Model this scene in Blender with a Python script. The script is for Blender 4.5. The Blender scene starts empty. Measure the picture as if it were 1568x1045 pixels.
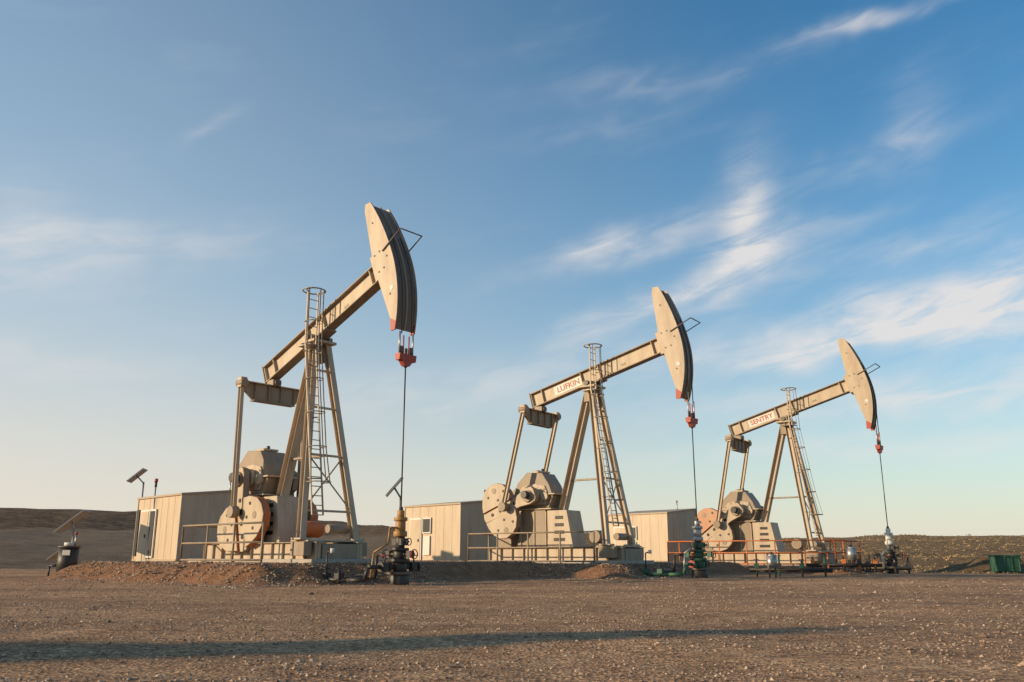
import bpy, bmesh, math, random
from mathutils import Vector, Matrix, noise
random.seed(7)
R = math.radians
scene = bpy.context.scene
COL = scene.collection

# ------------------------------------------------------------ materials
def nmat(name):
    m = bpy.data.materials.new(name); m.use_nodes = True
    nt = m.node_tree
    return m, nt, nt.nodes['Principled BSDF']

def paint(name, c, c2=None, rough=0.55, metal=0.0, scale=1.5, amt=0.5, streak=True):
    m, nt, b = nmat(name)
    N, L = nt.nodes, nt.links
    if c2 is None: c2 = tuple(x*0.6 for x in c)
    tc = N.new('ShaderNodeTexCoord')
    mp = N.new('ShaderNodeMapping'); mp.inputs['Scale'].default_value = (1, 1, 0.25 if streak else 1)
    n = N.new('ShaderNodeTexNoise'); n.inputs['Scale'].default_value = scale*2; n.inputs['Detail'].default_value = 8
    n.inputs['Roughness'].default_value = 0.65
    r = N.new('ShaderNodeValToRGB')
    r.color_ramp.elements[0].position = 0.42; r.color_ramp.elements[1].position = 0.75
    r.color_ramp.elements[0].color = (0, 0, 0, 1); r.color_ramp.elements[1].color = (amt, amt, amt, 1)
    mx = N.new('ShaderNodeMixRGB'); mx.inputs[1].default_value = (*c, 1); mx.inputs[2].default_value = (*c2, 1)
    L.new(tc.outputs['Object'], mp.inputs[0]); L.new(mp.outputs[0], n.inputs['Vector'])
    L.new(n.outputs['Fac'], r.inputs[0]); L.new(r.outputs[0], mx.inputs[0]); L.new(mx.outputs[0], b.inputs['Base Color'])
    n2 = N.new('ShaderNodeTexNoise'); n2.inputs['Scale'].default_value = 25; n2.inputs['Detail'].default_value = 4
    L.new(tc.outputs['Object'], n2.inputs['Vector'])
    bp = N.new('ShaderNodeBump'); bp.inputs['Strength'].default_value = 0.15; bp.inputs['Distance'].default_value = 0.01
    L.new(n2.outputs['Fac'], bp.inputs['Height']); L.new(bp.outputs[0], b.inputs['Normal'])
    b.inputs['Roughness'].default_value = rough; b.inputs['Metallic'].default_value = metal
    return m

M_beige = paint('beige_paint', (0.51, 0.40, 0.275), (0.25, 0.16, 0.095), amt=0.6)
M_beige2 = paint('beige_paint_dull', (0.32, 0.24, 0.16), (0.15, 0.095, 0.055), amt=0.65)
M_front = paint('beige_shaded_front', (0.22, 0.15, 0.105), (0.10, 0.065, 0.04), amt=0.7)  # beige darkened for the horse head front, shade put into the colour
M_brown = paint('weathered_brown_steel', (0.16, 0.11, 0.08), (0.07, 0.05, 0.035))
M_orange = paint('orange_paint', (0.55, 0.16, 0.045), (0.30, 0.11, 0.05))
M_orange2 = paint('faded_orange_paint', (0.52, 0.24, 0.12), (0.45, 0.34, 0.22), amt=0.9)
M_red = paint('red_paint', (0.42, 0.07, 0.04), (0.2, 0.03, 0.02))
M_dark = paint('dark_steel', (0.035, 0.03, 0.027), (0.08, 0.05, 0.03), rough=0.5)
M_black = paint('black_opening', (0.015, 0.013, 0.012))
M_wall = paint('tan_wall_paint', (0.55, 0.43, 0.295), (0.41, 0.30, 0.195), scale=1.2, amt=0.7)
M_wall2 = paint('tan_trim_paint', (0.42, 0.32, 0.22), (0.28, 0.2, 0.14))
M_white = paint('white_paint', (0.68, 0.64, 0.57), (0.45, 0.38, 0.30), amt=0.4)
M_green = paint('green_paint', (0.03, 0.11, 0.06), (0.02, 0.05, 0.03))
M_ochre = paint('ochre_rusted_paint', (0.38, 0.20, 0.06), (0.16, 0.07, 0.03))
M_steel = paint('galvanised_steel', (0.42, 0.40, 0.37), (0.25, 0.23, 0.2), rough=0.4, metal=0.6)
M_cable = paint('wire_rope', (0.09, 0.08, 0.07), rough=0.5, metal=0.5)
M_conc = paint('concrete', (0.38, 0.33, 0.27), (0.24, 0.2, 0.16), streak=False)
M_panel = paint('solar_cells', (0.03, 0.05, 0.10), (0.02, 0.03, 0.06), rough=0.15)

# ------------------------------------------------------------ mesh part helper
class Part:
    def __init__(s): s.bm = bmesh.new(); s.mats = []
    def mi(s, m):
        if m not in s.mats: s.mats.append(m)
        return s.mats.index(m)
    def _setm(s, verts, m):
        i = s.mi(m)
        for f in {f for v in verts for f in v.link_faces}: f.material_index = i
    def box(s, c, size, m, rot=None):
        M = Matrix.Translation(Vector(c))
        if rot is not None: M = M @ rot.to_4x4()
        M = M @ Matrix.Diagonal((*size, 1))
        g = bmesh.ops.create_cube(s.bm, size=1, matrix=M); s._setm(g['verts'], m)
    def bar(s, p0, p1, w, d, m, side=(0, 1, 0)):
        p0 = Vector(p0); p1 = Vector(p1); z = (p1-p0); l = z.length; z.normalize()
        y = Vector(side); x = y.cross(z).normalized(); y = z.cross(x)
        rot = Matrix((x, y, z)).transposed()
        s.box((p0+p1)/2, (w, d, l), m, rot)
    def ibar(s, p0, p1, w, d, m, side=(0, 1, 0), t=0.03):
        p0 = Vector(p0); p1 = Vector(p1); z = (p1-p0).normalized()
        y = Vector(side); x = y.cross(z).normalized()
        s.bar(p0, p1, w-2*t-0.004, t, m, side)
        for k in (-1, 1):
            o = x*k*(w/2-t/2)
            s.bar(p0+o, p1+o, t, d, m, side)
    def cyl(s, p0, p1, r, m, seg=12, r2=None):
        p0 = Vector(p0); p1 = Vector(p1); z = p1-p0; l = z.length
        q = z.to_track_quat('Z', 'Y').to_matrix().to_4x4()
        M = Matrix.Translation((p0+p1)/2) @ q
        g = bmesh.ops.create_cone(s.bm, cap_ends=True, segments=seg, radius1=r, radius2=r if r2 is None else r2, depth=l, matrix=M)
        s._setm(g['verts'], m)
        for f in {f for v in g['verts'] for f in v.link_faces}:
            if len(f.verts) == 4 and seg > 6: f.smooth = True
    def path(s, pts, r, m, seg=8):
        for a, b in zip(pts[:-1], pts[1:]): s.cyl(a, b, r, m, seg)
    def prism(s, poly, y0, y1, m, mside=None, M=None):
        M = M or Matrix.Identity(4)
        a = [s.bm.verts.new(M @ Vector((p[0], y0, p[1]))) for p in poly]
        b = [s.bm.verts.new(M @ Vector((p[0], y1, p[1]))) for p in poly]
        i = s.mi(m); j = s.mi(mside or m)
        f = s.bm.faces.new(a); f.material_index = i
        f = s.bm.faces.new(b[::-1]); f.material_index = i
        n = len(poly)
        for k in range(n):
            f = s.bm.faces.new((a[k], b[k], b[(k+1) % n], a[(k+1) % n])); f.material_index = j
    def torus(s, c, axis, r, tr, m, seg=16):
        c = Vector(c); q = Vector(axis).to_track_quat('Z', 'Y')
        pts = [c + q @ Vector((math.cos(t)*r, math.sin(t)*r, 0)) for t in [2*math.pi*k/seg for k in range(seg+1)]]
        s.path(pts, tr, m, 6)
    def obj(s, name, parent=None, bevel=0.0):
        bmesh.ops.recalc_face_normals(s.bm, faces=s.bm.faces)
        me = bpy.data.meshes.new(name); s.bm.to_mesh(me); s.bm.free()
        for m in s.mats: me.materials.append(m)
        o = bpy.data.objects.new(name, me); COL.objects.link(o)
        if parent: o.parent = parent
        if bevel:
            b = o.modifiers.new('bevel', 'BEVEL'); b.width = bevel; b.segments = 1; b.limit_method = 'ANGLE'; b.angle_limit = R(50)
        return o

def empty(name, loc, rz=0):
    e = bpy.data.objects.new(name, None); COL.objects.link(e)
    e.location = loc; e.rotation_euler = (0, 0, rz); e.empty_display_size = 0.5
    return e

# ------------------------------------------------------------ layout (metres)
PUMPS = [
    dict(P=(-6.66, 28.5), phi=41, pad=0.60, tilt=23.0, arm=(0.25, -0.97), zp=7.8, car=6.1, well='ochre'),
    dict(P=(3.44, 36.0), phi=36, pad=0.52, tilt=14.5, arm=(-0.93, -0.37), zp=7.8, car=5.45, well='green'),
    dict(P=(14.5, 44.8), phi=36, pad=0.35, tilt=16.0, arm=(-0.80, -0.60), zp=7.95, car=5.65, well='pale'),
]
# unseen pumpjack added left of view so its long shadow reaches the yard
SHADOW_PUMPS = [dict(P=(-39.0, 1.0), phi=40, pad=0.0, tilt=10.0, arm=(-0.93, -0.37), zp=7.8, car=5.4, well='green')]
BLD = [((-13.07, 34.3), 0.56, 2.60), ((-2.42, 40.9), 0.50, 2.68), ((8.65, 48.6), 0.34, 2.78)]

def ss(a, b, x):
    t = min(1, max(0, (x-a)/(b-a))); return t*t*(3-2*t)
def interp(tab, x):
    if x <= tab[0][0]: return tab[0][1]
    for (a, va), (b, vb) in zip(tab[:-1], tab[1:]):
        if x <= b: return va+(vb-va)*(x-a)/(b-a)
    return tab[-1][1]
PADR = []
for i, p in enumerate(PUMPS):
    c, s_ = math.cos(R(p['phi'])), math.sin(R(p['phi']))
    rects = [(-9.2, 2.3, -3.2, 9.0), (-13.6, -8.0, -0.9, 9.0)] if i == 0 else [(-13.0, 2.3, -3.2, 9.5)]
    if i == 2: rects = [(-13.0, 2.8, -3.2, 5.0)]
    PADR.append((p['P'], c, s_, p['pad'], rects))
def padh(x, y):
    h = 0
    if not (-30 < x < 35 and 15 < y < 75): return 0, 0
    nz = noise.noise(Vector((x*0.6, y*0.6, 3)))*0.5 + noise.noise(Vector((x*2, y*2, 9)))*0.28
    m = 0
    for (P, c, s_, z, rects) in PADR:
        dx, dy = x-P[0], y-P[1]
        lx = dx*c-dy*s_; ly = dx*s_+dy*c
        for (x0, x1, y0, y1) in rects:
            d = min(lx-x0, x1-lx, ly-y0, y1-ly)+nz
            t = ss(-1.3, 0.35, d)
            h = max(h, z*t)
            m = max(m, ss(-1.7, -0.8, d)*(1-ss(0.5, 1.5, d)*0.6))
    return h, m
SKY = [(-180, .012), (-90, .03), (-31, .0455), (-22, .0455), (-10, .034), (15, .0180), (32, .0185), (90, .02), (180, .012)]
def height(x, y, masks=False):
    r = math.hypot(x, y); az = math.degrees(math.atan2(x, y))
    e = interp([(-180, 70), (-60, 66), (-12, 62), (12, 50), (40, 47), (90, 60), (180, 70)], az)
    e += noise.noise(Vector((x*.05, y*.05, 1)))*2
    left = 1-ss(-14, 4, az)
    S = interp(SKY, az)
    S *= 1+0.10*noise.noise(Vector((az*.13, 2.0, 0)))+0.06*noise.noise(Vector((az*.6, 7.0, 0)))+.03*noise.noise(Vector((az*2.2, 7.0, 3)))
    z = 0.0
    if r < 90:
        z += 0.05*noise.noise(Vector((x*.35, y*.6, 0)))+0.025*noise.noise(Vector((x*1.7, y*2.1, 5)))
    if r > e:
        f = min(1, (r-e)/8)
        dip = -0.45*(1-left)*f - 0.1*left*f
        rr = 260.0; top = S*rr+0.8
        k = left*(0.38*ss(e, 175, r)+0.62*ss(165, rr, r)) + (1-left)*(0.55*ss(e+4, 150, r)+0.45*ss(120, rr, r))
        z += dip*(1-k)+top*k
        lump = noise.noise(Vector((x*.03, y*.03, 4)))*0.9+noise.noise(Vector((x*.1, y*.1, 4)))*0.35+left*noise.noise(Vector((x*.06, y*.02, 8)))*1.2
        z += lump*ss(e, e+50, r)*(1-0.4*ss(200, 260, r))
        if r > rr: z -= (r-rr)*0.006*(1-ss(600, 1600, r)) if r < 1600 else 0
    ph, pm = padh(x, y)
    md = math.hypot((x-27.6)/3.0, (y-50)/2.0)
    mh = 0.95*math.exp(-md*md)*(1+0.3*noise.noise(Vector((x, y, 2))))
    zz = max(z, ph+z*0.5)+mh
    if masks: return zz, ss(e-1.5, e+2.5, r)*(1-min(1, ph*3)), max(pm, min(1, mh*2)), left
    return zz

# ------------------------------------------------------------ ground sheet
def axis(lo, hi, step, far):
    c = []; v = lo
    while v <= hi: c.append(v); v += step
    s = step; v = c[-1]; up = []
    while v < far[1]: s *= 1.075; v += s; up.append(v)
    s = step; v = lo; dn = []
    while v > far[0]: s *= 1.075; v -= s; dn.append(v)
    return dn[::-1]+c+up
xs = axis(-27, 33, 0.34, (-2600, 2600)); ys = axis(3, 56, 0.34, (-1500, 3200))
verts = []; A = [[], [], []]
for y in ys:
    for x in xs:
        z, g, b, l = height(x, y, True)
        verts.append((x, y, z)); A[0].append(g); A[1].append(b); A[2].append(l)
nx = len(xs); faces = [(j*nx+i, j*nx+i+1, (j+1)*nx+i+1, (j+1)*nx+i) for j in range(len(ys)-1) for i in range(nx-1)]
me = bpy.data.meshes.new('ground'); me.from_pydata(verts, [], faces)
for nm, arr in zip(('grass', 'berm', 'left'), A):
    at = me.attributes.new(nm, 'FLOAT', 'POINT'); at.data.foreach_set('value', arr)
me.polygons.foreach_set('use_smooth', [True]*len(me.polygons))
ground = bpy.data.objects.new('ground', me); COL.objects.link(ground)

m, nt, b = nmat('gravel_and_prairie'); N, L = nt.nodes, nt.links
tc = N.new('ShaderNodeTexCoord')
def nz(scale, detail=6, rough=0.6, vec=None, mp=None):
    n = N.new('ShaderNodeTexNoise'); n.inputs['Scale'].default_value = scale; n.inputs['Detail'].default_value = detail
    n.inputs['Roughness'].default_value = rough
    if mp:
        q = N.new('ShaderNodeMapping'); q.inputs['Scale'].default_value = mp; L.new(tc.outputs['Object'], q.inputs[0]); L.new(q.outputs[0], n.inputs['Vector'])
    else: L.new(tc.outputs['Object'], n.inputs['Vector'])
    return n.outputs['Fac']
def ramp(inp, stops):
    r = N.new('ShaderNodeValToRGB'); cr = r.color_ramp
    while len(cr.elements) < len(stops): cr.elements.new(0.5)
    for e, (p, c) in zip(cr.elements, stops): e.position = p; e.color = (*c, 1)
    L.new(inp, r.inputs[0]); return r.outputs[0]
def mix(f, a, b_, mode='MIX'):
    x = N.new('ShaderNodeMixRGB'); x.blend_type = mode
    for s, v in zip((0, 1, 2), (f, a, b_)):
        if isinstance(v, (int, float)): x.inputs[s].default_value = v
        elif isinstance(v, tuple): x.inputs[s].default_value = (*v, 1)
        else: L.new(v, x.inputs[s])
    return x.outputs[0]
def attr(n):
    a = N.new('ShaderNodeAttribute'); a.attribute_name = n; return a.outputs['Fac']
vor = N.new('ShaderNodeTexVoronoi'); vor.inputs['Scale'].default_value = 28; L.new(tc.outputs['Object'], vor.inputs['Vector'])
big = nz(0.16, 6, 0.65, mp=(0.45, 1.3, 1)); mid = nz(1.1, 10, 0.8); fine = nz(14, 7, 0.8)
g1 = ramp(mid, [(0.32, (0.33, 0.195, 0.115)), (0.50, (0.54, 0.345, 0.21)), (0.70, (0.68, 0.47, 0.30))])
g1 = mix(0.85, g1, ramp(big, [(0.36, (0.58, 0.54, 0.54)), (0.62, (1.12, 1.06, 0.98))]), 'MULTIPLY')
sp = N.new('ShaderNodeSeparateColor'); L.new(vor.outputs['Color'], sp.inputs[0])
g1 = mix(0.9, g1, ramp(sp.outputs[0], [(0.0, (0.42, 0.39, 0.38)), (0.6, (1.0, 0.97, 0.93)), (1.0, (1.5, 1.4, 1.25))]), 'MULTIPLY')
g1 = mix(0.8, g1, ramp(fine, [(0.36, (0.42, 0.41, 0.41)), (0.64, (1.4, 1.4, 1.4))]), 'MULTIPLY')
berm = ramp(nz(3, 8, 0.75), [(0.3, (0.18, 0.085, 0.045)), (0.6, (0.37, 0.19, 0.10)), (0.8, (0.50, 0.29, 0.165))])
g1 = mix(attr('berm'), g1, berm)
grR = ramp(nz(0.5, 10, 0.85), [(0.38, (0.12, 0.075, 0.04)), (0.47, (0.36, 0.235, 0.125)), (0.62, (0.50, 0.335, 0.19)), (0.8, (0.56, 0.39, 0.235))])
sxyz = N.new('ShaderNodeSeparateXYZ'); L.new(tc.outputs['Object'], sxyz.inputs[0])
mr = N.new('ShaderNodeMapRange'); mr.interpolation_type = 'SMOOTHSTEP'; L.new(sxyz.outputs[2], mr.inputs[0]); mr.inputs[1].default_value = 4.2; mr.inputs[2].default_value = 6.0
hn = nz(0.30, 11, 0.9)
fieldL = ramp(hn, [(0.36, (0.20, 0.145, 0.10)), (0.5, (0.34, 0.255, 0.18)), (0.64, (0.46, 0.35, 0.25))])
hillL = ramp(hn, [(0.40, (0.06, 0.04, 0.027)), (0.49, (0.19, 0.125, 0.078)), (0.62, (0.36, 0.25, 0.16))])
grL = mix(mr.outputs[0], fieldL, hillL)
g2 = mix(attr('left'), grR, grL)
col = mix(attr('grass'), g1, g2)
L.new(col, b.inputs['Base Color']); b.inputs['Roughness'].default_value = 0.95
b.inputs['Specular IOR Level'].default_value = 0.12
bp = N.new('ShaderNodeBump'); bp.inputs['Strength'].default_value = 1.0; bp.inputs['Distance'].default_value = 0.028
L.new(vor.outputs['Distance'], bp.inputs['Height'])
bp2 = N.new('ShaderNodeBump'); bp2.inputs['Strength'].default_value = 0.7; bp2.inputs['Distance'].default_value = 0.08
L.new(mid, bp2.inputs['Height']); L.new(bp.outputs[0], bp2.inputs['Normal'])
bp3 = N.new('ShaderNodeBump'); L.new(mix(attr('grass'), (0, 0, 0), (1, 1, 1)), bp3.inputs['Strength']); bp3.inputs['Distance'].default_value = 1.2
L.new(hn, bp3.inputs['Height']); L.new(bp2.outputs[0], bp3.inputs['Normal']); L.new(bp3.outputs[0], b.inputs['Normal'])
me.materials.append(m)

# loose stones (one object)
m_st, nt, b = nmat('stones'); N, L = nt.nodes, nt.links
gi = N.new('ShaderNodeNewGeometry')
r = N.new('ShaderNodeValToRGB'); r.color_ramp.elements[0].color = (0.14, 0.085, 0.055, 1); r.color_ramp.elements[1].color = (0.60, 0.42, 0.28, 1)
L.new(gi.outputs['Random Per Island'], r.inputs[0]); L.new(r.outputs[0], b.inputs['Base Color']); b.inputs['Roughness'].default_value = 0.9
V = []; F = []
def stone(x, y, z, s):
    k = len(V); a = random.random()*6.28; ca, sa = math.cos(a), math.sin(a)
    for (px, py, pz) in ((1, 0, 0), (0.2, 1, 0), (-1, .1, 0), (0, -1, .1), (.1, .1, .7), (0, 0, -.6)):
        px *= random.uniform(.6, 1.2); py *= random.uniform(.5, 1.0); pz *= random.uniform(.5, 1.1)
        V.append((x+s*(px*ca-py*sa), y+s*(px*sa+py*ca), z+s*pz))
    for t in ((0, 1, 4), (1, 2, 4), (2, 3, 4), (3, 0, 4), (1, 0, 5), (2, 1, 5), (3, 2, 5), (0, 3, 5)): F.append(tuple(k+i for i in t))
for i in range(48000):
    y = 4.5+26*random.random()**1.5; x = random.uniform(-0.68*y-1.0, 0.68*y+1.0)
    if noise.noise(Vector((x*.5, y*.9, 12)))+random.uniform(-.35, .35) < -.08: continue
    s = random.choice((.006, .008, .011, .016)) * random.uniform(.7, 1.5)*(1+y*0.02)
    if random.random() < .01: s *= 2
    stone(x, y, height(x, y)+s*.1, s)
for i in range(11000):
    pr = PADR[random.choice((0, 0, 1, 1, 2))]; (P, c, s_, z, rects) = pr
    (x0, x1, y0, y1) = rects[0]
    if random.random() < .7: lx = random.uniform(x0, x1+1); ly = y0+random.uniform(-1.5, .6)
    else: ly = random.uniform(y0, 3); lx = x1+random.uniform(-.5, 1.5)
    x = P[0]+lx*c+ly*s_; y = P[1]-lx*s_+ly*c
    s = random.uniform(.015, .06)
    stone(x, y, height(x, y)+s*.1, s)
me = bpy.data.meshes.new('gravel_stones'); me.from_pydata(V, [], F); me.materials.append(m_st)
COL.objects.link(bpy.data.objects.new('gravel_stones', me))

# low sagebrush (one object)
m_sg, nt, b = nmat('sagebrush_leaves'); N, L = nt.nodes, nt.links
gi = N.new('ShaderNodeNewGeometry')
r = N.new('ShaderNodeValToRGB'); r.color_ramp.elements[0].color = (0.15, 0.10, 0.055, 1); r.color_ramp.elements[1].color = (0.46, 0.33, 0.18, 1)
L.new(gi.outputs['Random Per Island'], r.inputs[0]); L.new(r.outputs[0], b.inputs['Base Color']); b.inputs['Roughness'].default_value = 0.9
V = []; F = []
for i in range(3600):
    az = random.uniform(15, 36) if random.random() < .85 else random.uniform(-12, 15)
    rr = 50+200*random.random()**1.2
    x = rr*math.sin(R(az)); y = rr*math.cos(R(az))
    z, g, bm_, l = height(x, y, True)
    if g < .5: continue
    h = random.uniform(.06, .20)*(1+rr*.002)
    for k in range(10):
        a = random.random()*6.28; q = random.uniform(0, h*1.3)
        bx, by = x+math.cos(a)*q, y+math.sin(a)*q
        w = h*.4; a2 = random.random()*6.28; tip = h*random.uniform(.5, 1)*(1-q/h*.4)
        n = len(V)
        V += [(bx-math.cos(a2)*w, by-math.sin(a2)*w, z-.05), (bx+math.cos(a2)*w, by+math.sin(a2)*w, z-.05), (bx+math.cos(a)*h*.25, by+math.sin(a)*h*.25, z+tip)]
        F.append((n, n+1, n+2))
me = bpy.data.meshes.new('sagebrush'); me.from_pydata(V, [], F); me.materials.append(m_sg)
COL.objects.link(bpy.data.objects.new('sagebrush', me))

# ------------------------------------------------------------ pumpjack
def build_pump(i, p):
    zp = p['zp']; tilt = R(p['tilt']); pad = p['pad']
    E = empty('pumpjack', (p['P'][0], p['P'][1], pad), -R(p['phi']))
    # base
    q = Part()
    for sy in (-1, 1):
        q.ibar((-4.9, sy*.8, .35), (1.75, sy*.8, .35), .56, .26, M_beige, side=(0, 1, 0))
        for k in range(12):
            x = -4.8+k*.59
            q.box((x, sy*.8, .35), (.03, .2, .49), M_beige)
    q.box((-1.6, 0, .035), (7.2, 2.5, .16), M_conc)
    for x in (-4.8, -3.6, -2.2, -.8, .6, 1.65): q.box((x, 0, .34), (.16, 1.33, .46), M_beige2)
    q.box((1.1, 0, .66), (.9, 2.2, .05), M_beige)
    q.box((1.2, -1.08, .42), (.7, .3, .42), M_beige2); q.box((1.2, 1.08, .42), (.7, .3, .42), M_beige2)
    q.obj('base_skid', E, .012)
    # pedestal
    q = Part()
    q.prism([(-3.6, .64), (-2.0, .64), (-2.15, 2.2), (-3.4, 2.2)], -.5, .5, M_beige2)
    q.prism([(-2.0, .64), (-.75, .64), (-1.05, 2.15), (-2.02, 2.15)], -.55, .55, M_beige)
    for k in range(4):
        q.box((-1.42, -.555, .95+k*.3), (.55-.05*k, .02, .13), M_black)
    for x in (-3.4, -2.7, -2.1): q.box((x, -.52, 1.4), (.05, .05, 1.45), M_beige)
    q.box((-2.8, 0, 2.23), (2.0, 1.2, .06), M_beige)
    q.obj('reducer_pedestal', E, .015)
    # gear reducer
    q = Part()
    q.prism([(-3.65, 2.28), (-1.95, 2.28), (-1.75, 2.75), (-1.95, 3.25), (-2.3, 3.75), (-3.1, 3.8), (-3.6, 3.35), (-3.8, 2.8)], -.5, .5, M_beige2)
    for sy in (-1, 1):
        q.prism([(-3.5, 2.4), (-2.1, 2.4), (-1.95, 2.8), (-2.15, 3.2), (-2.6, 3.3), (-3.3, 3.2), (-3.6, 2.8)], sy*.5, sy*.56, M_beige)
        q.cyl((-2.7, sy*.5, 2.8), (-2.7, sy*1.32, 2.8), .16, M_dark, 16)
        q.cyl((-2.7, sy*.5, 2.8), (-2.7, sy*.72, 2.8), .34, M_beige, 20)
        q.cyl((-2.1, sy*.5, 2.75), (-2.1, sy*.66, 2.75), .18, M_beige, 16)
        for (bx_, bz) in ((-3.3, 2.55), (-3.4, 2.95), (-2.2, 2.5), (-2.15, 3.05), (-3.1, 3.15)):
            q.cyl((bx_, sy*.56, bz), (bx_, sy*.59, bz), .03, M_dark, 8)
    q.box((-2.7, 0, 2.84), (2.2, 1.2, .06), M_beige)
    q.box((-2.7, 0, 3.82), (.6, .6, .08), M_beige)
    q.cyl((-2.6, 0, 3.84), (-2.6, 0, 3.98), .06, M_dark)
    q.cyl((-3.0, 0.2, 3.8), (-3.0, 0.2, 3.95), .12, M_beige)
    q.obj('gear_reducer', E, .02)
    # motor & belt guard
    q = Part()
    q.box((-4.4, .1, .95), (.8, 1.0, .6), M_beige2)
    q.cyl((-4.4, -.25, 1.55), (-4.4, .55, 1.55), .33, M_beige2, 20)
    q.cyl((-4.4, .55, 1.55), (-4.4, .75, 1.55), .25, M_dark, 20)
    q.prism([(-4.8, 1.2), (-4.1, 1.15), (-1.9, 2.45), (-1.8, 3.0), (-2.2, 3.2), (-4.7, 1.9)], .62, .82, M_beige2)
    q.cyl((.15, .35, 1.05), (.15, -.35, 1.05), .26, M_orange if i == 0 else M_beige2, 20)
    q.cyl((.9, .1, 1.05), (.9, .9, 1.05), .14, M_beige2, 16)
    q.obj('drive_motor', E, .01)
    # cranks and counterweights
    ax, az = p['arm']; l = math.hypot(ax, az); ax /= l; az /= l
    MC = Matrix(((ax, 0, -az, -2.7), (0, 1, 0, 0), (az, 0, ax, 2.75), (0, 0, 0, 1)))
    q = Part(); w = Part()
    for sy in (-1, 1):
        def rng(a, c): return (min(sy*a, sy*c), max(sy*a, sy*c))
        y0, y1 = rng(.80, 1.02)
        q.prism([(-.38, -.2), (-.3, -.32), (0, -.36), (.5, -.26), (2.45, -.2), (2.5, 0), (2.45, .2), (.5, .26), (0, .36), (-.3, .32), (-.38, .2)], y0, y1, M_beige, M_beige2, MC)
        for s in (.75, 1.15, 1.55, 2.0):
            c = MC @ Vector((s, sy*1.03, 0)); q.cyl(c-Vector((0, .02, 0)), c+Vector((0, .02, 0)), .075, M_black, 14)
        c = MC @ Vector((0, sy*1.0, 0)); q.cyl(c, c+Vector((0, sy*.1, 0)), .26, M_beige2, 18)
        for sp_ in (-1, 1):
            k = 1.18 if i == 0 else 1.0
            pl = [(.74, .23), (.80, .65), (.98, .98), (1.25, 1.16), (1.6, 1.22), (1.96, 1.10), (2.22, .82), (2.36, .48), (2.4, .23)]
            pl = [(a, (.23+(b_-.23)*k)*sp_) for a, b_ in pl]
            face = M_orange2 if (i == 2 and sp_ == -1) else M_beige
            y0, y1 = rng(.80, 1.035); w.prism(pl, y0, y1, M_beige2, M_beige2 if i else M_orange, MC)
            y0, y1 = rng(1.038, 1.10); w.prism(pl, y0, y1, face, M_orange, MC)
            for (s, t) in ((1.05, .7), (1.9, .75), (1.45, .45)):
                c = MC @ Vector((s, sy*1.10, t*sp_)); w.cyl(c-Vector((0, .02, 0)), c+Vector((0, .025, 0)), .06, M_dark, 10)
            c = MC @ Vector((1.5, sy*1.10, .9*sp_)); w.cyl(c-Vector((0, .015, 0)), c+Vector((0, .015, 0)), .12, M_beige2, 14)
    q.obj('cranks', E, .02); w.obj('counterweights', E, .012)
    # samson post
    q = Part(); top = 7.26
    for sy in (-1, 1):
        q.ibar((.12, sy*.26, top), (1.12, sy*1.05, .7), .24, .22, M_beige, side=(0, 1, 0))
        q.box((1.12, sy*1.05, .72), (.5, .4, .06), M_beige)
    def fl(z, sy):
        t = (top-z)/(top-.7); return Vector((.12+1.0*t, sy*(.26+.79*t), z))
    lv = [1.6, 3.4, 5.0, 6.3]
    for z in lv: q.bar(fl(z, -1), fl(z, 1), .07, .08, M_beige, side=(1, 0, 0))
    q.bar(fl(lv[0], -1), fl(lv[1], 1), .045, .045, M_beige2, side=(1, 0, 0)); q.bar(fl(lv[0], 1)+Vector((.05, 0, 0)), fl(lv[1], -1)+Vector((.05, 0, 0)), .045, .045, M_beige2, side=(1, 0, 0))
    q.ibar((-.12, 0, top), (-1.55, 0, 2.2), .30, .34, M_beige, side=(0, 1, 0))
    q.bar((.75, 0, 3.4), (-1.2, 0, 3.4), .08, .1, M_beige2)
    q.box((0, 0, 7.3), (.8, .95, .09), M_beige)
    for sy in (-1, 1): q.box((0, sy*.36, 7.42), (.42, .16, .2), M_beige2)
    q.cyl((0, -.52, 7.43), (0, .52, 7.43), .11, M_brown, 16)
    q.box((-.1, 0, 6.95), (.3, .6, .6), M_beige2)
    q.box((.3, -.55, 7.05), (.7, .5, .03), M_steel)
    q.obj('samson_post', E, .012)
    # ladder with cage
    q = Part()
    b0 = Vector((1.32, -.62, 1.45)); b1 = Vector((.42, -.62, 7.1)); b2 = Vector((.40, -.62, 8.95))
    wy = .21
    for sy in (-1, 1):
        o = Vector((0, sy*wy, 0))
        q.bar(b0+o, b1+o, .05, .035, M_beige); q.bar(b1+o, b2+o, .05, .035, M_beige)
    n = 19
    for k in range(n+1):
        c = b0.lerp(b1, k/n); q.cyl(c-Vector((0, wy, 0)), c+Vector((0, wy, 0)), .016, M_beige, 6)
    for k in range(1, 6):
        c = b1.lerp(b2, k/6); q.cyl(c-Vector((0, wy, 0)), c+Vector((0, wy, 0)), .016, M_beige, 6)
    prev = None
    H = [b0.lerp(b1, t) for t in (.18, .38, .58, .78, .95)]+[b1.lerp(b2, .4), b2]
    for k, c in enumerate(H):
        rr = .30 if k else .38
        pts = [c+Vector((math.cos(t)*rr+.12, math.sin(t)*rr, 0)) for t in [R(a) for a in range(-125, 126, 25)]]
        q.path(pts, .018, M_beige2, 6)
        sel = [pts[2], pts[5], pts[8]]
        if prev:
            for u, v in zip(prev, sel): q.bar(u, v, .012, .04, M_beige2)
        prev = sel
    q.torus(b2+Vector((.05, 0, 0)), (0, 0, 1), .38, .024, M_beige2, 16)
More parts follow.
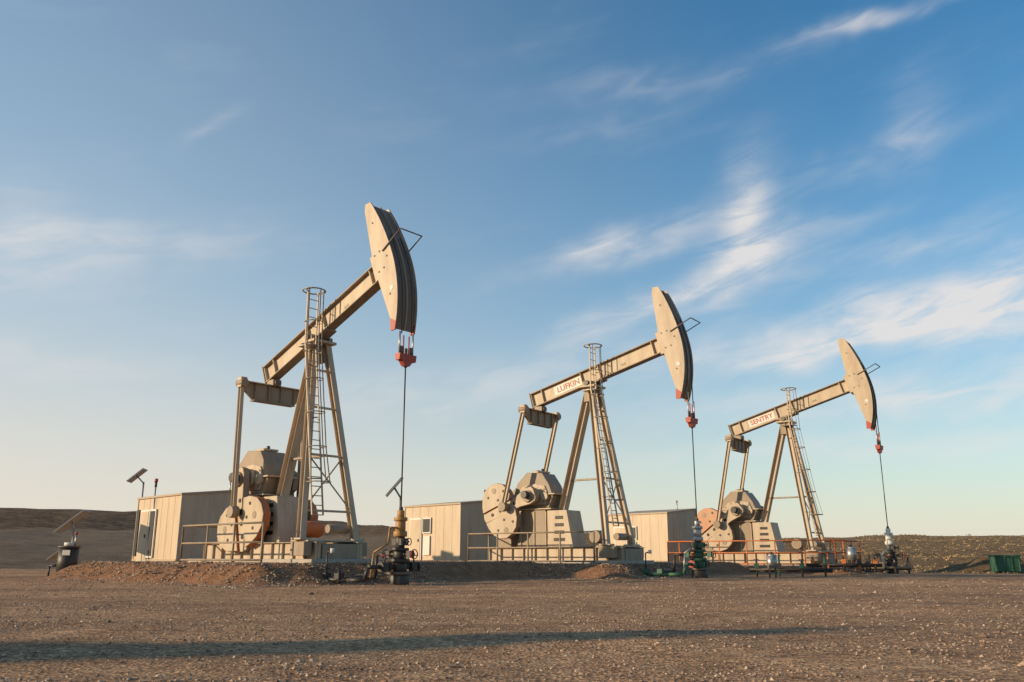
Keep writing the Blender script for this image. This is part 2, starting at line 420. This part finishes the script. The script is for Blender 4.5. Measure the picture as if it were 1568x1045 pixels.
    for z in (2.6, 4.6, 6.4):
        t = (z-b0.z)/(b1.z-b0.z); c = b0.lerp(b1, t)
        q.bar(c+Vector((0, wy, 0)), fl(z, -1), .04, .04, M_beige2, side=(0, 0, 1)); q.bar(c-Vector((0, wy, 0)), fl(z, -1), .04, .04, M_beige2, side=(0, 0, 1))
    q.obj('ladder_with_cage', E)
    # walking beam
    MB = Matrix.Translation((0, 0, zp)) @ Matrix.Rotation(-tilt, 4, 'Y')
    q = Part()
    def bx(c, sz, mt): q.box(MB @ Vector(c), sz, mt, MB.to_3x3())
    d = .68; x0, x1 = -3.15, 3.75; cx = (x0+x1)/2; ln = x1-x0
    bx((cx, 0, 0), (ln, .10, d-.09), M_beige)
    for s in (-1, 1): bx((cx, 0, s*(d/2-.022)), (ln, .38, .044), M_beige2)
    for x in (-3.12, -2.55, -.45, .45, 3.1):
        bx((x, 0, 0), (.035, .34, d-.095), M_beige)
    bx((-3.17, 0, -.03), (.04, .42, d+.1), M_beige2)
    bx((0, 0, -d/2-.03), (1.1, .5, .06), M_beige2)
    bx((1.6, -.055, -.1), (.22, .012, .1), M_beige2)
    q.obj('walking_beam', E, .01)
    if i in (1, 2):
        c = bpy.data.curves.new('beam_lettering', 'FONT'); c.body = 'LUFKIN' if i == 1 else 'SENTRY'
        c.size = .36; c.extrude = .003; c.offset = .004; c.align_x = 'CENTER'; c.align_y = 'CENTER'; c.materials.append(M_red)
        o = bpy.data.objects.new('beam_lettering', c); COL.objects.link(o); o.parent = E
        xx = -1.2 if i == 1 else -1.35
        q = Part(); q.box(MB @ Vector((xx, -.058, 0)), (1.5, .012, .40), M_white, MB.to_3x3()); q.obj('lettering_plate', E)
        o.matrix_local = MB @ Matrix.Translation((xx, -.070, 0)) @ Matrix.Rotation(R(90), 4, 'X')
    # horse head
    q = Part()
    def RA(a): return 4.5+(.30*(a/29)**2 if a > 0 else 0)
    def arc(a0, a1, dr, n):
        o = []
        for k in range(n+1):
            a = a0+(a1-a0)*k/n; rr = RA(a)+dr; o.append((rr*math.cos(R(a)), rr*math.sin(R(a))))
        return o
    te = arc(28.5, 28.5, 0, 1)[0]
    backb = (3.68, -2.05)
    body = arc(-30.5, 28.5, 0, 26)+[(te[0]-.25, te[1]+.08), (te[0]-.35, te[1]-.15), (3.64, .48), (3.62, -.5), backb]
    tip = arc(-34, -30.5, 0, 3)+[backb, (3.56, -2.45)]
    inner = arc(-33.5, 28, -.06, 26)+[(te[0]-.22, te[1]-.1), (3.7, .5), (3.7, -.5), (3.68, -2.3)]
    HW = .42
    for s in (-1, 1):
        y0, y1 = sorted((s*(HW-.05), s*HW))
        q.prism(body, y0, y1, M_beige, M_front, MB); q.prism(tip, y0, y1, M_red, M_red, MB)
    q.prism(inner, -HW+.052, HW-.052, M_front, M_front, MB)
    q.prism(arc(-33.5, 28, -.01, 26)+arc(28, -33.5, -.1, 26), -.025, .025, M_beige2, None, MB)
    for (bx_, bz) in ((3.75, .35), (3.75, -.3), (4.0, .35), (4.0, -.3), (4.05, 1.5), (3.95, -1.3), (4.25, 0)):
        c = MB @ Vector((bx_, -HW, bz)); q.cyl(c-Vector((0, .025, 0)), c, .035, M_beige2, 8)
        c = MB @ Vector((bx_, HW, bz)); q.cyl(c+Vector((0, .025, 0)), c, .035, M_beige2, 8)
    c = MB @ Vector((4.08, -HW-.002, -1.15)); q.cyl(c-Vector((0, .008, 0)), c, .08, M_white, 12)
    q.box(MB @ Vector((3.62, 0, 0)), (.3, HW*2-.12, .95), M_beige, MB.to_3x3())
    g = []
    for s in (-1, 1):
        g.append((MB @ Vector((4.15, s*(HW+.03), .25)), MB @ Vector((5.15, s*(HW+.04), .42))))
        q.cyl(g[-1][0], g[-1][1], .022, M_brown, 8)
    q.cyl(g[0][1], g[1][1], .022, M_brown, 8)
    q.obj('horse_head', E)
    # bridle
    q = Part(); car = p['car']
    for s in (-1, 1):
        y = s*.2
        t0 = 10
        pts = [MB @ Vector(((RA(a)+.005)*math.cos(R(a)), y, (RA(a)+.005)*math.sin(R(a)))) for a in [t0-(t0+p['tilt'])*k/14 for k in range(15)]]
        q.path(pts, .022, M_cable, 6)
        q.cyl(pts[-1], (4.5, y, car+.75), .02, M_cable, 6)
        q.cyl((4.5, y*1.35, car+.8), (4.5, y*1.35, car+.12), .028, M_steel, 8)
        q.cyl((4.5, y*.55, car+.7), (4.5, y*.55, car+.12), .022, M_red, 8)
        q.cyl((4.5, y, car+.12), (4.5, y, car+.35), .05, M_brown, 8)
    q.prism([(-.12, .1), (.12, .1), (.09, -.1), (-.09, -.1)], -.34, .34, M_red, None, Matrix.Translation((4.5, 0, car)))
    q.prism([(-.28, .06), (.28, .06), (.1, -.16), (-.1, -.16)], -.08, .08, M_red, None, Matrix.Translation((4.5, 0, car-.1)) @ Matrix.Rotation(R(90), 4, 'Z'))
    q.cyl((4.5, 0, car+.3), (4.5, 0, car-.3), .05, M_brown, 10)
    q.obj('bridle', E)
    q = Part(); q.cyl((4.5, 0, car-.2), (4.5, 0, 1.1), .022, M_cable, 8); q.obj('polished_rod', E)
    # equalizer and pitmans
    tail = MB @ Vector((-2.9, 0, -.34))
    q = Part(); ez = tail.z-.42; ex = tail.x+.02
    q.box((ex, 0, tail.z-.14), (.4, .34, .24), M_beige2); q.cyl((ex-.28, 0, tail.z-.14), (ex+.28, 0, tail.z-.14), .13, M_brown, 14)
    EM = Matrix.Translation((ex, 0, ez)) @ Matrix.Rotation(R(90), 4, 'Z')
    q.prism([(-1.3, .16), (1.3, .16), (1.3, -.06), (.85, -.42), (-.85, -.42), (-1.3, -.06)], -.05, .05, M_beige2, None, EM)
    q.box((ex, 0, ez+.18), (.34, 2.62, .04), M_beige); q.box((ex, 0, ez-.44), (.3, 1.7, .04), M_beige2)
    for y in (-.8, -.25, .25, .8): q.box((ex, y, ez-.12), (.28, .03, .56), M_beige2)
    for s in (-1, 1): q.cyl((ex-.2, s*1.28, ez+.12), (ex+.2, s*1.28, ez+.12), .15, M_beige2, 14); q.box((ex, s*1.28, ez+.14), (.26, .24, .36), M_beige)
    q.obj('equalizer', E, .01)
    q = Part()
    for s in (-1, 1):
        wp = MC @ Vector((1.15, s*1.30, 0)); t = Vector((ex, s*1.30, ez))
        q.ibar(wp, t, .18, .14, M_beige, side=(0, 1, 0), t=.025)
        q.cyl(wp+Vector((0, -.14, 0)), wp+Vector((0, .14, 0)), .2, M_beige2, 16)
        q.cyl(wp, MC @ Vector((1.15, s*.95, 0)), .1, M_dark, 12)
    q.obj('pitman_arms', E, .01)
    return E

for i, p in enumerate(PUMPS): build_pump(i, p)
for p in SHADOW_PUMPS: build_pump(9, p)  # out-of-view unit, added for its shadow

# ------------------------------------------------------------ guard rails
def fence(p, x0, x1, y0, y1, mat, mid=(.62,), hh=1.2, sides='nfbe'):
    E = empty('guard_railing', (p['P'][0], p['P'][1], p['pad']), -R(p['phi']))
    q = Part()
    runs = []
    if 'n' in sides: runs.append(((x0, y0), (x1, y0)))
    if 'f' in sides: runs.append(((x0, y1), (x1, y1)))
    if 'b' in sides: runs.append(((x0, y0), (x0, y1)))
    if 'e' in sides: runs.append(((x1, y0), (x1, y1)))
    for a, c in runs:
        a = Vector((*a, 0)); c = Vector((*c, 0)); n = max(1, round((c-a).length/1.45))
        for k in range(n+1):
            pt = a.lerp(c, k/n); q.cyl(pt+Vector((0, 0, -.15)), pt+Vector((0, 0, hh)), .036, mat, 8)
        for z in (hh,)+tuple(mid)+(.08,):
            q.cyl(a+Vector((0, 0, z)), c+Vector((0, 0, z)), .03, mat, 8)
    q.obj('rails', E)
fence(PUMPS[0], -4.3, .5, -2.0, 2.3, M_beige2, sides='nb')
fence(PUMPS[1], -5.1, 1.1, -2.0, 2.3, M_beige2, sides='nb')
fence(PUMPS[2], -6.2, 2.5, -2.0, 2.3, M_orange, sides='nfbe')

# ------------------------------------------------------------ equipment buildings
def building(k, loc, z, h):
    E = empty('equipment_building', (loc[0], loc[1], z), -R(45))
    Lx, W = 4.2, 2.9; rise = .30
    q = Part()
    MW = Matrix.Rotation(R(90), 4, 'Z')
    prof = [(0, 0), (W, 0), (W, h+rise), (0, h)]
    q.prism(prof, 0, Lx, M_wall, None, MW)
    n = 7
    for j in range(1, n):
        x = -Lx*j/n; q.box((x, -.004, h/2), (.02, .008, h-.02), M_wall)
    for j in range(1, 5):
        y = W*j/5; hh = h+rise*y/W; q.box((.004, y, hh/2), (.008, .02, hh-.04), M_wall)
    for (x, y) in ((0, 0), (-Lx, 0), (0, W)):
        q.box((x, y, (h+(rise if y else 0))/2), (.07, .07, h+(rise if y else 0)-.02), M_wall)
    q.box((-Lx/2, -.02, .06), (Lx, .07, .12), M_wall2); q.box((.02, W/2, .06), (.07, W, .12), M_wall2)
    q.obj('walls', E)
    q = Part()
    q.prism([(-.06, h-.006), (W+.06, h+rise+.006), (W+.06, h+rise+.09), (-.06, h+.075)], -.06, Lx+.06, M_wall2, None, MW)
    q.obj('roof', E)
    q = Part()
    q.box((-3.25, -.05, 1.08), (.92, .05, 2.1), M_white)
    q.box((-3.25, -.08, 1.06), (.78, .03, 1.98), M_wall)
    q.box((-2.98, -.11, 1.05), (.05, .05, .14), M_dark)
    q.obj('door', E)
    q = Part()
    if k == 0:
        q.box((-2.45, -.05, 1.15), (.58, .06, 1.95), M_white); q.box((-2.45, -.085, 1.15), (.44, .03, 1.8), M_black)
        q.box((-3.98, -.05, 1.2), (.26, .05, 1.9), M_black)
    else:
        q.box((-2.4, -.05, 1.75), (.62, .06, .75), M_white); q.box((-2.4, -.085, 1.75), (.5, .03, .62), M_black)
        q.box((-2.4, -.05, .8), (.5, .05, .9), M_white)
    q.obj('louvre_openings', E)
    q = Part(); q.cyl((-1.0, W-.4, h+.2), (-1.0, W-.4, h+.75), .03, M_steel); q.cyl((-1.0, W-.4, h+.75), (-1.0, W-.4, h+.85), .05, M_red)
    q.obj('roof_vent_pipe', E)
for k, (l, z, h) in enumerate(BLD): building(k, l, z, h)

# ------------------------------------------------------------ wellheads
def wellhead(p, kind):
    c, s_ = math.cos(R(p['phi'])), math.sin(R(p['phi']))
    x = p['P'][0]+4.5*c; y = p['P'][1]-4.5*s_
    z = height(x, y)
    E = empty('wellhead', (x, y, z), -R(p['phi']))
    A_ = {'ochre': M_dark, 'green': M_green, 'pale': M_dark}[kind]
    B_ = {'ochre': M_ochre, 'green': M_steel, 'pale': M_white}[kind]
    q = Part()
    q.cyl((0, 0, -.1), (0, 0, .3), .30, M_dark, 20); q.cyl((0, 0, .28), (0, 0, .36), .36, M_brown, 20)
    q.cyl((0, 0, .36), (0, 0, .62), .22, A_, 18); q.cyl((0, 0, .62), (0, 0, .72), .30, A_, 18)
    q.cyl((0, 0, .72), (0, 0, .95), .19, A_, 18); q.cyl((0, 0, .95), (0, 0, 1.03), .27, A_, 18)
    q.cyl((0, 0, 1.03), (0, 0, 1.35), .13, M_dark, 14); q.box((0, 0, 1.2), (.5, .22, .2), A_)
    q.cyl((0, 0, 1.35), (0, 0, 1.5), .2, B_, 16); q.cyl((0, 0, 1.5), (0, 0, 1.8), .15, B_, 16); q.cyl((0, 0, 1.8), (0, 0, 1.9), .2, B_, 16)
    q.cyl((0, 0, 1.9), (0, 0, 2.1), .11, B_, 14); q.cyl((0, 0, 2.08), (0, 0, 2.2), .06, M_dark, 10)
    for a in range(8):
        t = a*math.pi/4; q.cyl((math.cos(t)*.25, math.sin(t)*.25, .58), (math.cos(t)*.25, math.sin(t)*.25, .78), .025, M_dark, 6)
    q.obj('christmas_tree', E, .006)
    q = Part()
    for s in (-1, 1):
        q.cyl((0, 0, .5), (0, s*.75, .5), .07, A_, 12); q.cyl((0, s*.38, .5), (0, s*.45, .5), .14, A_, 14); q.cyl((0, s*.66, .5), (0, s*.72, .5), .14, M_red if kind == 'green' else A_, 14)
        q.box((0, s*.55, .5), (.2, .18, .24), A_); q.cyl((0, s*.55, .6), (0, s*.55, .82), .02, M_dark, 8); q.torus((0, s*.55, .82), (0, 0, 1), .12, .015, M_red, 14)
        q.cyl((0, 0, .85), (s*.6, 0, .85), .055, A_, 12); q.box((s*.45, 0, .85), (.16, .16, .2), A_); q.torus((s*.62, 0, .85), (1, 0, 0), .13, .016, M_red if s > 0 else M_dark, 14)
    q.cyl((.25, 0, 1.2), (.38, 0, 1.2), .03, M_dark); q.torus((.38, 0, 1.2), (1, 0, 0), .1, .014, M_dark, 12)
    q.obj('valves', E)
    q = Part()
    q.path([(0, -.7, .5), (0, -1.15, .5), (-.1, -1.2, .15), (-.6, -1.4, .14), (-1.9, -1.5, .16)], .06, A_, 10)
    q.path([(-.6, 0, .85), (-1.0, 0, .85), (-1.05, 0, .2), (-2.4, .1, .18)], .05, M_dark, 10)
    q.path([(0, 0, 1.6), (0, -.4, 1.6), (0, -.45, 1.15), (-.2, -.8, .9), (-.25, -.85, .2)], .03, B_, 8)
    for xx in (-.9, -1.5, -1.9):
        q.cyl((xx, -1.45, .0), (xx, -1.45, .42), .045, M_dark, 8); q.box((xx, -1.45, .25), (.2, .2, .16), A_)
        q.torus((xx, -1.45, .46), (0, 0, 1), .1, .014, M_dark, 12)
    q.path([(-1.5, -1.45, .3), (-1.5, -1.45, .9), (-1.35, -1.4, .95)], .025, M_dark, 8); q.cyl((-1.33, -1.4, .88), (-1.33, -1.4, 1.02), .06, M_white, 12)
    q.obj('flow_lines', E)
for p in PUMPS: wellhead(p, p['well'])

def valve_skid(x, y, ang, mats, n=4, hl=1.6):
    z = height(x, y); E = empty('pipe_manifold', (x, y, z), ang); q = Part()
    q.cyl((-hl, 0, .28), (hl, 0, .28), .055, mats[0], 10); q.cyl((-hl, .35, .2), (hl, .35, .2), .045, M_dark, 10)
    for k in range(n):
        xx = -hl*.82+hl*1.64*k/(n-1); q.cyl((xx, 0, -.05), (xx, 0, .62+.15*(k % 2)), .04, mats[k % 2], 8)
        q.box((xx, 0, .42), (.18, .18, .2), mats[(k+1) % 2]); q.torus((xx, 0, .66+.15*(k % 2)), (0, 0, 1), .1, .014, M_dark, 12)
    q.obj('pipes', E)
valve_skid(14.9, 39.6, -R(20), (M_dark, M_orange), 5)
valve_skid(17.6, 41.3, -R(10), (M_beige2, M_dark), 4, 1.1)
valve_skid(11.2, 35.5, -R(15), (M_dark, M_green), 4)
def chem_tank(x, y, m1, h, r):
    z = height(x, y); E = empty('chemical_tank', (x, y, z)); q = Part()
    for a in range(4):
        t = a*math.pi/2+.6; q.cyl((math.cos(t)*r*.8, math.sin(t)*r*.8, -.05), (math.cos(t)*r*.8, math.sin(t)*r*.8, h*.4), .025, M_dark, 6)
    q.cyl((0, 0, h*.38), (0, 0, h*.92), r, m1, 20); q.cyl((0, 0, h*.92), (0, 0, h), r, m1, 20, r2=r*.35); q.cyl((0, 0, h), (0, 0, h+.08), r*.25, M_dark, 10)
    q.obj('tank', E)
chem_tank(15.9, 41.2, M_steel, 1.0, .22); chem_tank(10.2, 34.6, M_steel, .9, .2)

# ------------------------------------------------------------ solar panels
def solar(x, y, z0, hp, w, l, az, tilt, arm=0.0, second=False):
    E = empty('solar_panel', (x, y, z0), az); q = Part()
    q.cyl((0, 0, -.1), (0, 0, hp), .035, M_steel, 10)
    q.cyl((0, 0, hp-.05), (arm, 0, hp+.25), .03, M_steel, 8)
    def pan(c, w, l):
        rot = Matrix.Rotation(tilt, 3, 'Y')
        q.box(c, (l, w, .045), M_steel, rot); q.box(Vector(c)+rot @ Vector((0, 0, .026)), (l-.08, w-.08, .008), M_panel, rot)
        for k in (-1, 0, 1): q.box(Vector(c)+rot @ Vector((k*l*.25, 0, .032)), (.012, w-.08, .004), M_steel, rot)
    pan((arm, 0, hp+.28), w, l)
    if second: q.cyl((0, 0, hp*.45), (-.35, 0, hp*.45+.05), .03, M_steel, 8); pan((-.4, -.1, hp*.45+.1), w*.8, l*.7)
    q.obj('panel_and_post', E)
solar(-17.9, 35.7, 0, 1.9, .9, 1.35, R(8), -R(40), -.1, True)
solar(-16.15, 37.8, .5, 3.45, .8, .85, R(10), -R(42), -.3)
z = height(-3.3, 27.2)
solar(-3.42, 26.6, z, 2.5, .5, .75, R(5), -R(50), -.2)
E = empty('drip_pot', (-17.75, 35.2, height(-17.75, 35.2))); q = Part()
q.cyl((0, 0, -.05), (0, 0, 1.1), .38, M_dark, 24); q.cyl((0, 0, 1.1), (0, 0, 1.16), .42, M_brown, 24); q.cyl((0, 0, 1.16), (0, 0, 1.3), .2, M_white, 16)
q.box((.1, -.39, .9), (.3, .03, .2), M_white); q.cyl((.22, 0, 1.1), (.22, 0, 1.62), .03, M_steel); q.cyl((.22, 0, 1.6), (.22, 0, 1.7), .06, M_red, 12)
q.path([(-.38, 0, .4), (-.7, 0, .4), (-.7, 0, -.05)], .04, M_dark)
q.obj('pot_body', E)
E = empty('marker_post', (-14.9, 36.1, .5)); q = Part(); q.cyl((0, 0, 0), (0, 0, 3.3), .03, M_steel); q.cyl((0, 0, 3.3), (0, 0, 3.45), .07, M_red, 12); q.cyl((0, 0, 3.1), (0, 0, 3.3), .05, M_dark, 12)
q.obj('post', E)
E = empty('green_bin', (26.5, 47.4, height(26.5, 47.4)), R(-8)); q = Part()
q.box((0, 0, .42), (1.25, .9, .8), M_green); q.box((0, 0, .85), (1.35, 1.0, .06), M_green)
for x in (-.55, -.18, .18, .55): q.box((x, -.47, .42), (.06, .05, .76), M_green)
q.box((0, -.47, .8), (1.25, .06, .06), M_green)
q.obj('bin', E, .01)

# ------------------------------------------------------------ world
SAZ, SEL = -106.0, 14.5
w = bpy.data.worlds.new('World'); scene.world = w; w.use_nodes = True
nt = w.node_tree; N, L = nt.nodes, nt.links
bg = N['Background']; bg.inputs['Strength'].default_value = 0.15
sky = N.new('ShaderNodeTexSky'); sky.sky_type = 'NISHITA'; sky.sun_disc = False
sky.sun_elevation = R(SEL); sky.sun_rotation = R(SAZ % 360)
sky.air_density = 1.0; sky.dust_density = 0.6; sky.ozone_density = 2.2
tc = N.new('ShaderNodeTexCoord'); sx = N.new('ShaderNodeSeparateXYZ'); L.new(tc.outputs['Generated'], sx.inputs[0])
def mt(op, *a):
    n = N.new('ShaderNodeMath'); n.operation = op
    for k, v in enumerate(a):
        if isinstance(v, (int, float)): n.inputs[k].default_value = v
        else: L.new(v, n.inputs[k])
    return n.outputs[0]
AZ = mt('MULTIPLY', mt('ARCTAN2', sx.outputs[0], sx.outputs[1]), 57.2958)
EL = mt('MULTIPLY', mt('ARCSINE', sx.outputs[2]), 57.2958)
cv = N.new('ShaderNodeCombineXYZ'); L.new(AZ, cv.inputs[0]); L.new(EL, cv.inputs[1])
def wn(scale, detail, rot=0, sc=(1, 1, 1), rough=.6, loc=(0, 0, 0), dist=0.0):
    m_ = N.new('ShaderNodeMapping'); m_.vector_type = 'TEXTURE'; m_.inputs['Rotation'].default_value = (0, 0, R(rot)); m_.inputs['Scale'].default_value = sc; m_.inputs['Location'].default_value = loc
    L.new(cv.outputs[0], m_.inputs[0]); n = N.new('ShaderNodeTexNoise'); n.inputs['Scale'].default_value = scale; n.inputs['Detail'].default_value = detail
    n.inputs['Roughness'].default_value = rough; n.inputs['Distortion'].default_value = dist
    L.new(m_.outputs[0], n.inputs['Vector']); return n.outputs['Fac']
warp = mt('MULTIPLY', mt('SUBTRACT', wn(.12, 3), .5), 4.0)
warp2 = mt('MULTIPLY', mt('SUBTRACT', wn(.10, 3, loc=(40, 9, 0)), .5), 5.0)
A2 = mt('ADD', AZ, warp2); E2 = mt('ADD', EL, warp)
def blob(a0, e0, ang, Ln, W, s):
    ca, sa = math.cos(R(ang)), math.sin(R(ang))
    da = mt('SUBTRACT', A2, a0); de = mt('SUBTRACT', E2, e0)
    u = mt('DIVIDE', mt('ADD', mt('MULTIPLY', da, ca), mt('MULTIPLY', de, sa)), Ln)
    v = mt('DIVIDE', mt('SUBTRACT', mt('MULTIPLY', de, ca), mt('MULTIPLY', da, sa)), W)
    q = mt('ADD', mt('MULTIPLY', u, u), mt('MULTIPLY', v, v))
    return mt('MULTIPLY', mt('POWER', 2.718, mt('MULTIPLY', q, -1)), s)
BL = [(7.5, 20.2, 14, 6, 1.0, .9), (16, 21.2, 65, 3.8, 1.8, 1.15), (9, 16, 20, 8, 1.0, .75), (15.5, 18, 20, 5, 1.6, .6), (20, 20, 8, 5, .6, .4),
      (28, 14.8, 8, 11, 1.8, 1.3), (20, 13.2, 3, 8, 1.0, .65), (34, 13.5, 5, 7, 1.9, .85), (25, 31.9, 6, 5, .5, .7), (11, 30.4, 2, 9, 1.0, .25), (7, 28, 8, 6, .7, .18),
      (26, 9.4, 2, 14, 1.3, .85), (24, 6.5, 1, 16, .9, .5), (-21, 26.7, 35, 1.8, .4, .3), (-32, 17.5, 5, 6, 3, .6), (-24, 19, 8, 8, 1.2, .4),
      (27, 25.5, 60, 3, 1.6, .3), (-6, 10, 4, 14, 1.4, .3), (4, 12, 6, 10, 1.2, .38), (26, 18.5, 6, 6, .9, .45), (24, 24, 12, 7, .8, .22), (-30, 11, 4, 9, 1.0, .4)]
tot = None
for bb in BL:
    o = blob(*bb); tot = o if tot is None else mt('ADD', tot, o)
st = wn(1.0, 7, rot=12, sc=(5.5, 1.4, 1), rough=.56, dist=.6)
def smooth(x, lo, hi, o0=0, o1=1):
    n = N.new('ShaderNodeMapRange'); n.interpolation_type = 'SMOOTHSTEP'; L.new(x, n.inputs[0])
    for k, v in zip((1, 2, 3, 4), (lo, hi, o0, o1)): n.inputs[k].default_value = v
    return n.outputs[0]
tex = smooth(st, .28, .70, .28, 1.0)
cl = mt('MULTIPLY', tot, tex)
veil = mt('MULTIPLY', smooth(wn(.5, 6, rot=10, sc=(7, 1.8, 1), loc=(3, 5, 0)), .5, .85), .10)
cl = mt('ADD', cl, veil)
cl = mt('MINIMUM', mt('MULTIPLY', cl, .78), .86)
# low haze, denser towards the low sun
ELp = mt('MAXIMUM', EL, 0)
hz = mt('MULTIPLY', mt('POWER', 2.718, mt('MULTIPLY', ELp, -1/11.0)), .93)
hl = mt('MULTIPLY', mt('POWER', 2.718, mt('MULTIPLY', ELp, -1/30.0)), smooth(AZ, 26, -36, 0, .88))
hz = mt('MINIMUM', mt('ADD', hz, mt('MULTIPLY', hl, mt('SUBTRACT', 1, hz))), .96)
hs = N.new('ShaderNodeHueSaturation'); hs.inputs['Saturation'].default_value = 1.32; hs.inputs['Value'].default_value = 1.08
L.new(sky.outputs[0], hs.inputs['Color'])
ti = N.new('ShaderNodeMixRGB'); ti.blend_type = 'MULTIPLY'; ti.inputs[0].default_value = 1; L.new(hs.outputs[0], ti.inputs[1]); ti.inputs[2].default_value = (.76, 1.07, 1.03, 1)
hc = N.new('ShaderNodeMixRGB'); L.new(smooth(EL, 2, 20), hc.inputs[0]); hc.inputs[1].default_value = (5.3, 4.75, 4.2, 1); hc.inputs[2].default_value = (3.95, 4.45, 4.75, 1)
mh_ = N.new('ShaderNodeMixRGB'); L.new(hz, mh_.inputs[0]); L.new(ti.outputs[0], mh_.inputs[1]); L.new(hc.outputs[0], mh_.inputs[2])
mxs = N.new('ShaderNodeMixRGB'); L.new(cl, mxs.inputs[0]); L.new(mh_.outputs[0], mxs.inputs[1]); mxs.inputs[2].default_value = (5.5, 5.2, 5.0, 1)
L.new(mxs.outputs[0], bg.inputs['Color'])

# ------------------------------------------------------------ sun
sd = bpy.data.lights.new('sun', 'SUN'); sd.energy = 5.0; sd.angle = R(.6); sd.color = (1, .77, .50)
so = bpy.data.objects.new('sun', sd); COL.objects.link(so)
d = Vector((math.sin(R(SAZ))*math.cos(R(SEL)), math.cos(R(SAZ))*math.cos(R(SEL)), math.sin(R(SEL))))
so.rotation_euler = d.to_track_quat('Z', 'Y').to_euler(); so.location = d*60

# ------------------------------------------------------------ camera
cd = bpy.data.cameras.new('camera'); cd.lens = 30; cd.sensor_width = 36; cd.clip_end = 8000; cd.clip_start = .05
co = bpy.data.objects.new('camera', cd); COL.objects.link(co)
co.location = (0, 0, .8); co.rotation_euler = (R(90+14.15), 0, 0)
scene.camera = co
scene.view_settings.view_transform = 'Standard'; scene.view_settings.look = 'None'; scene.view_settings.exposure = 0
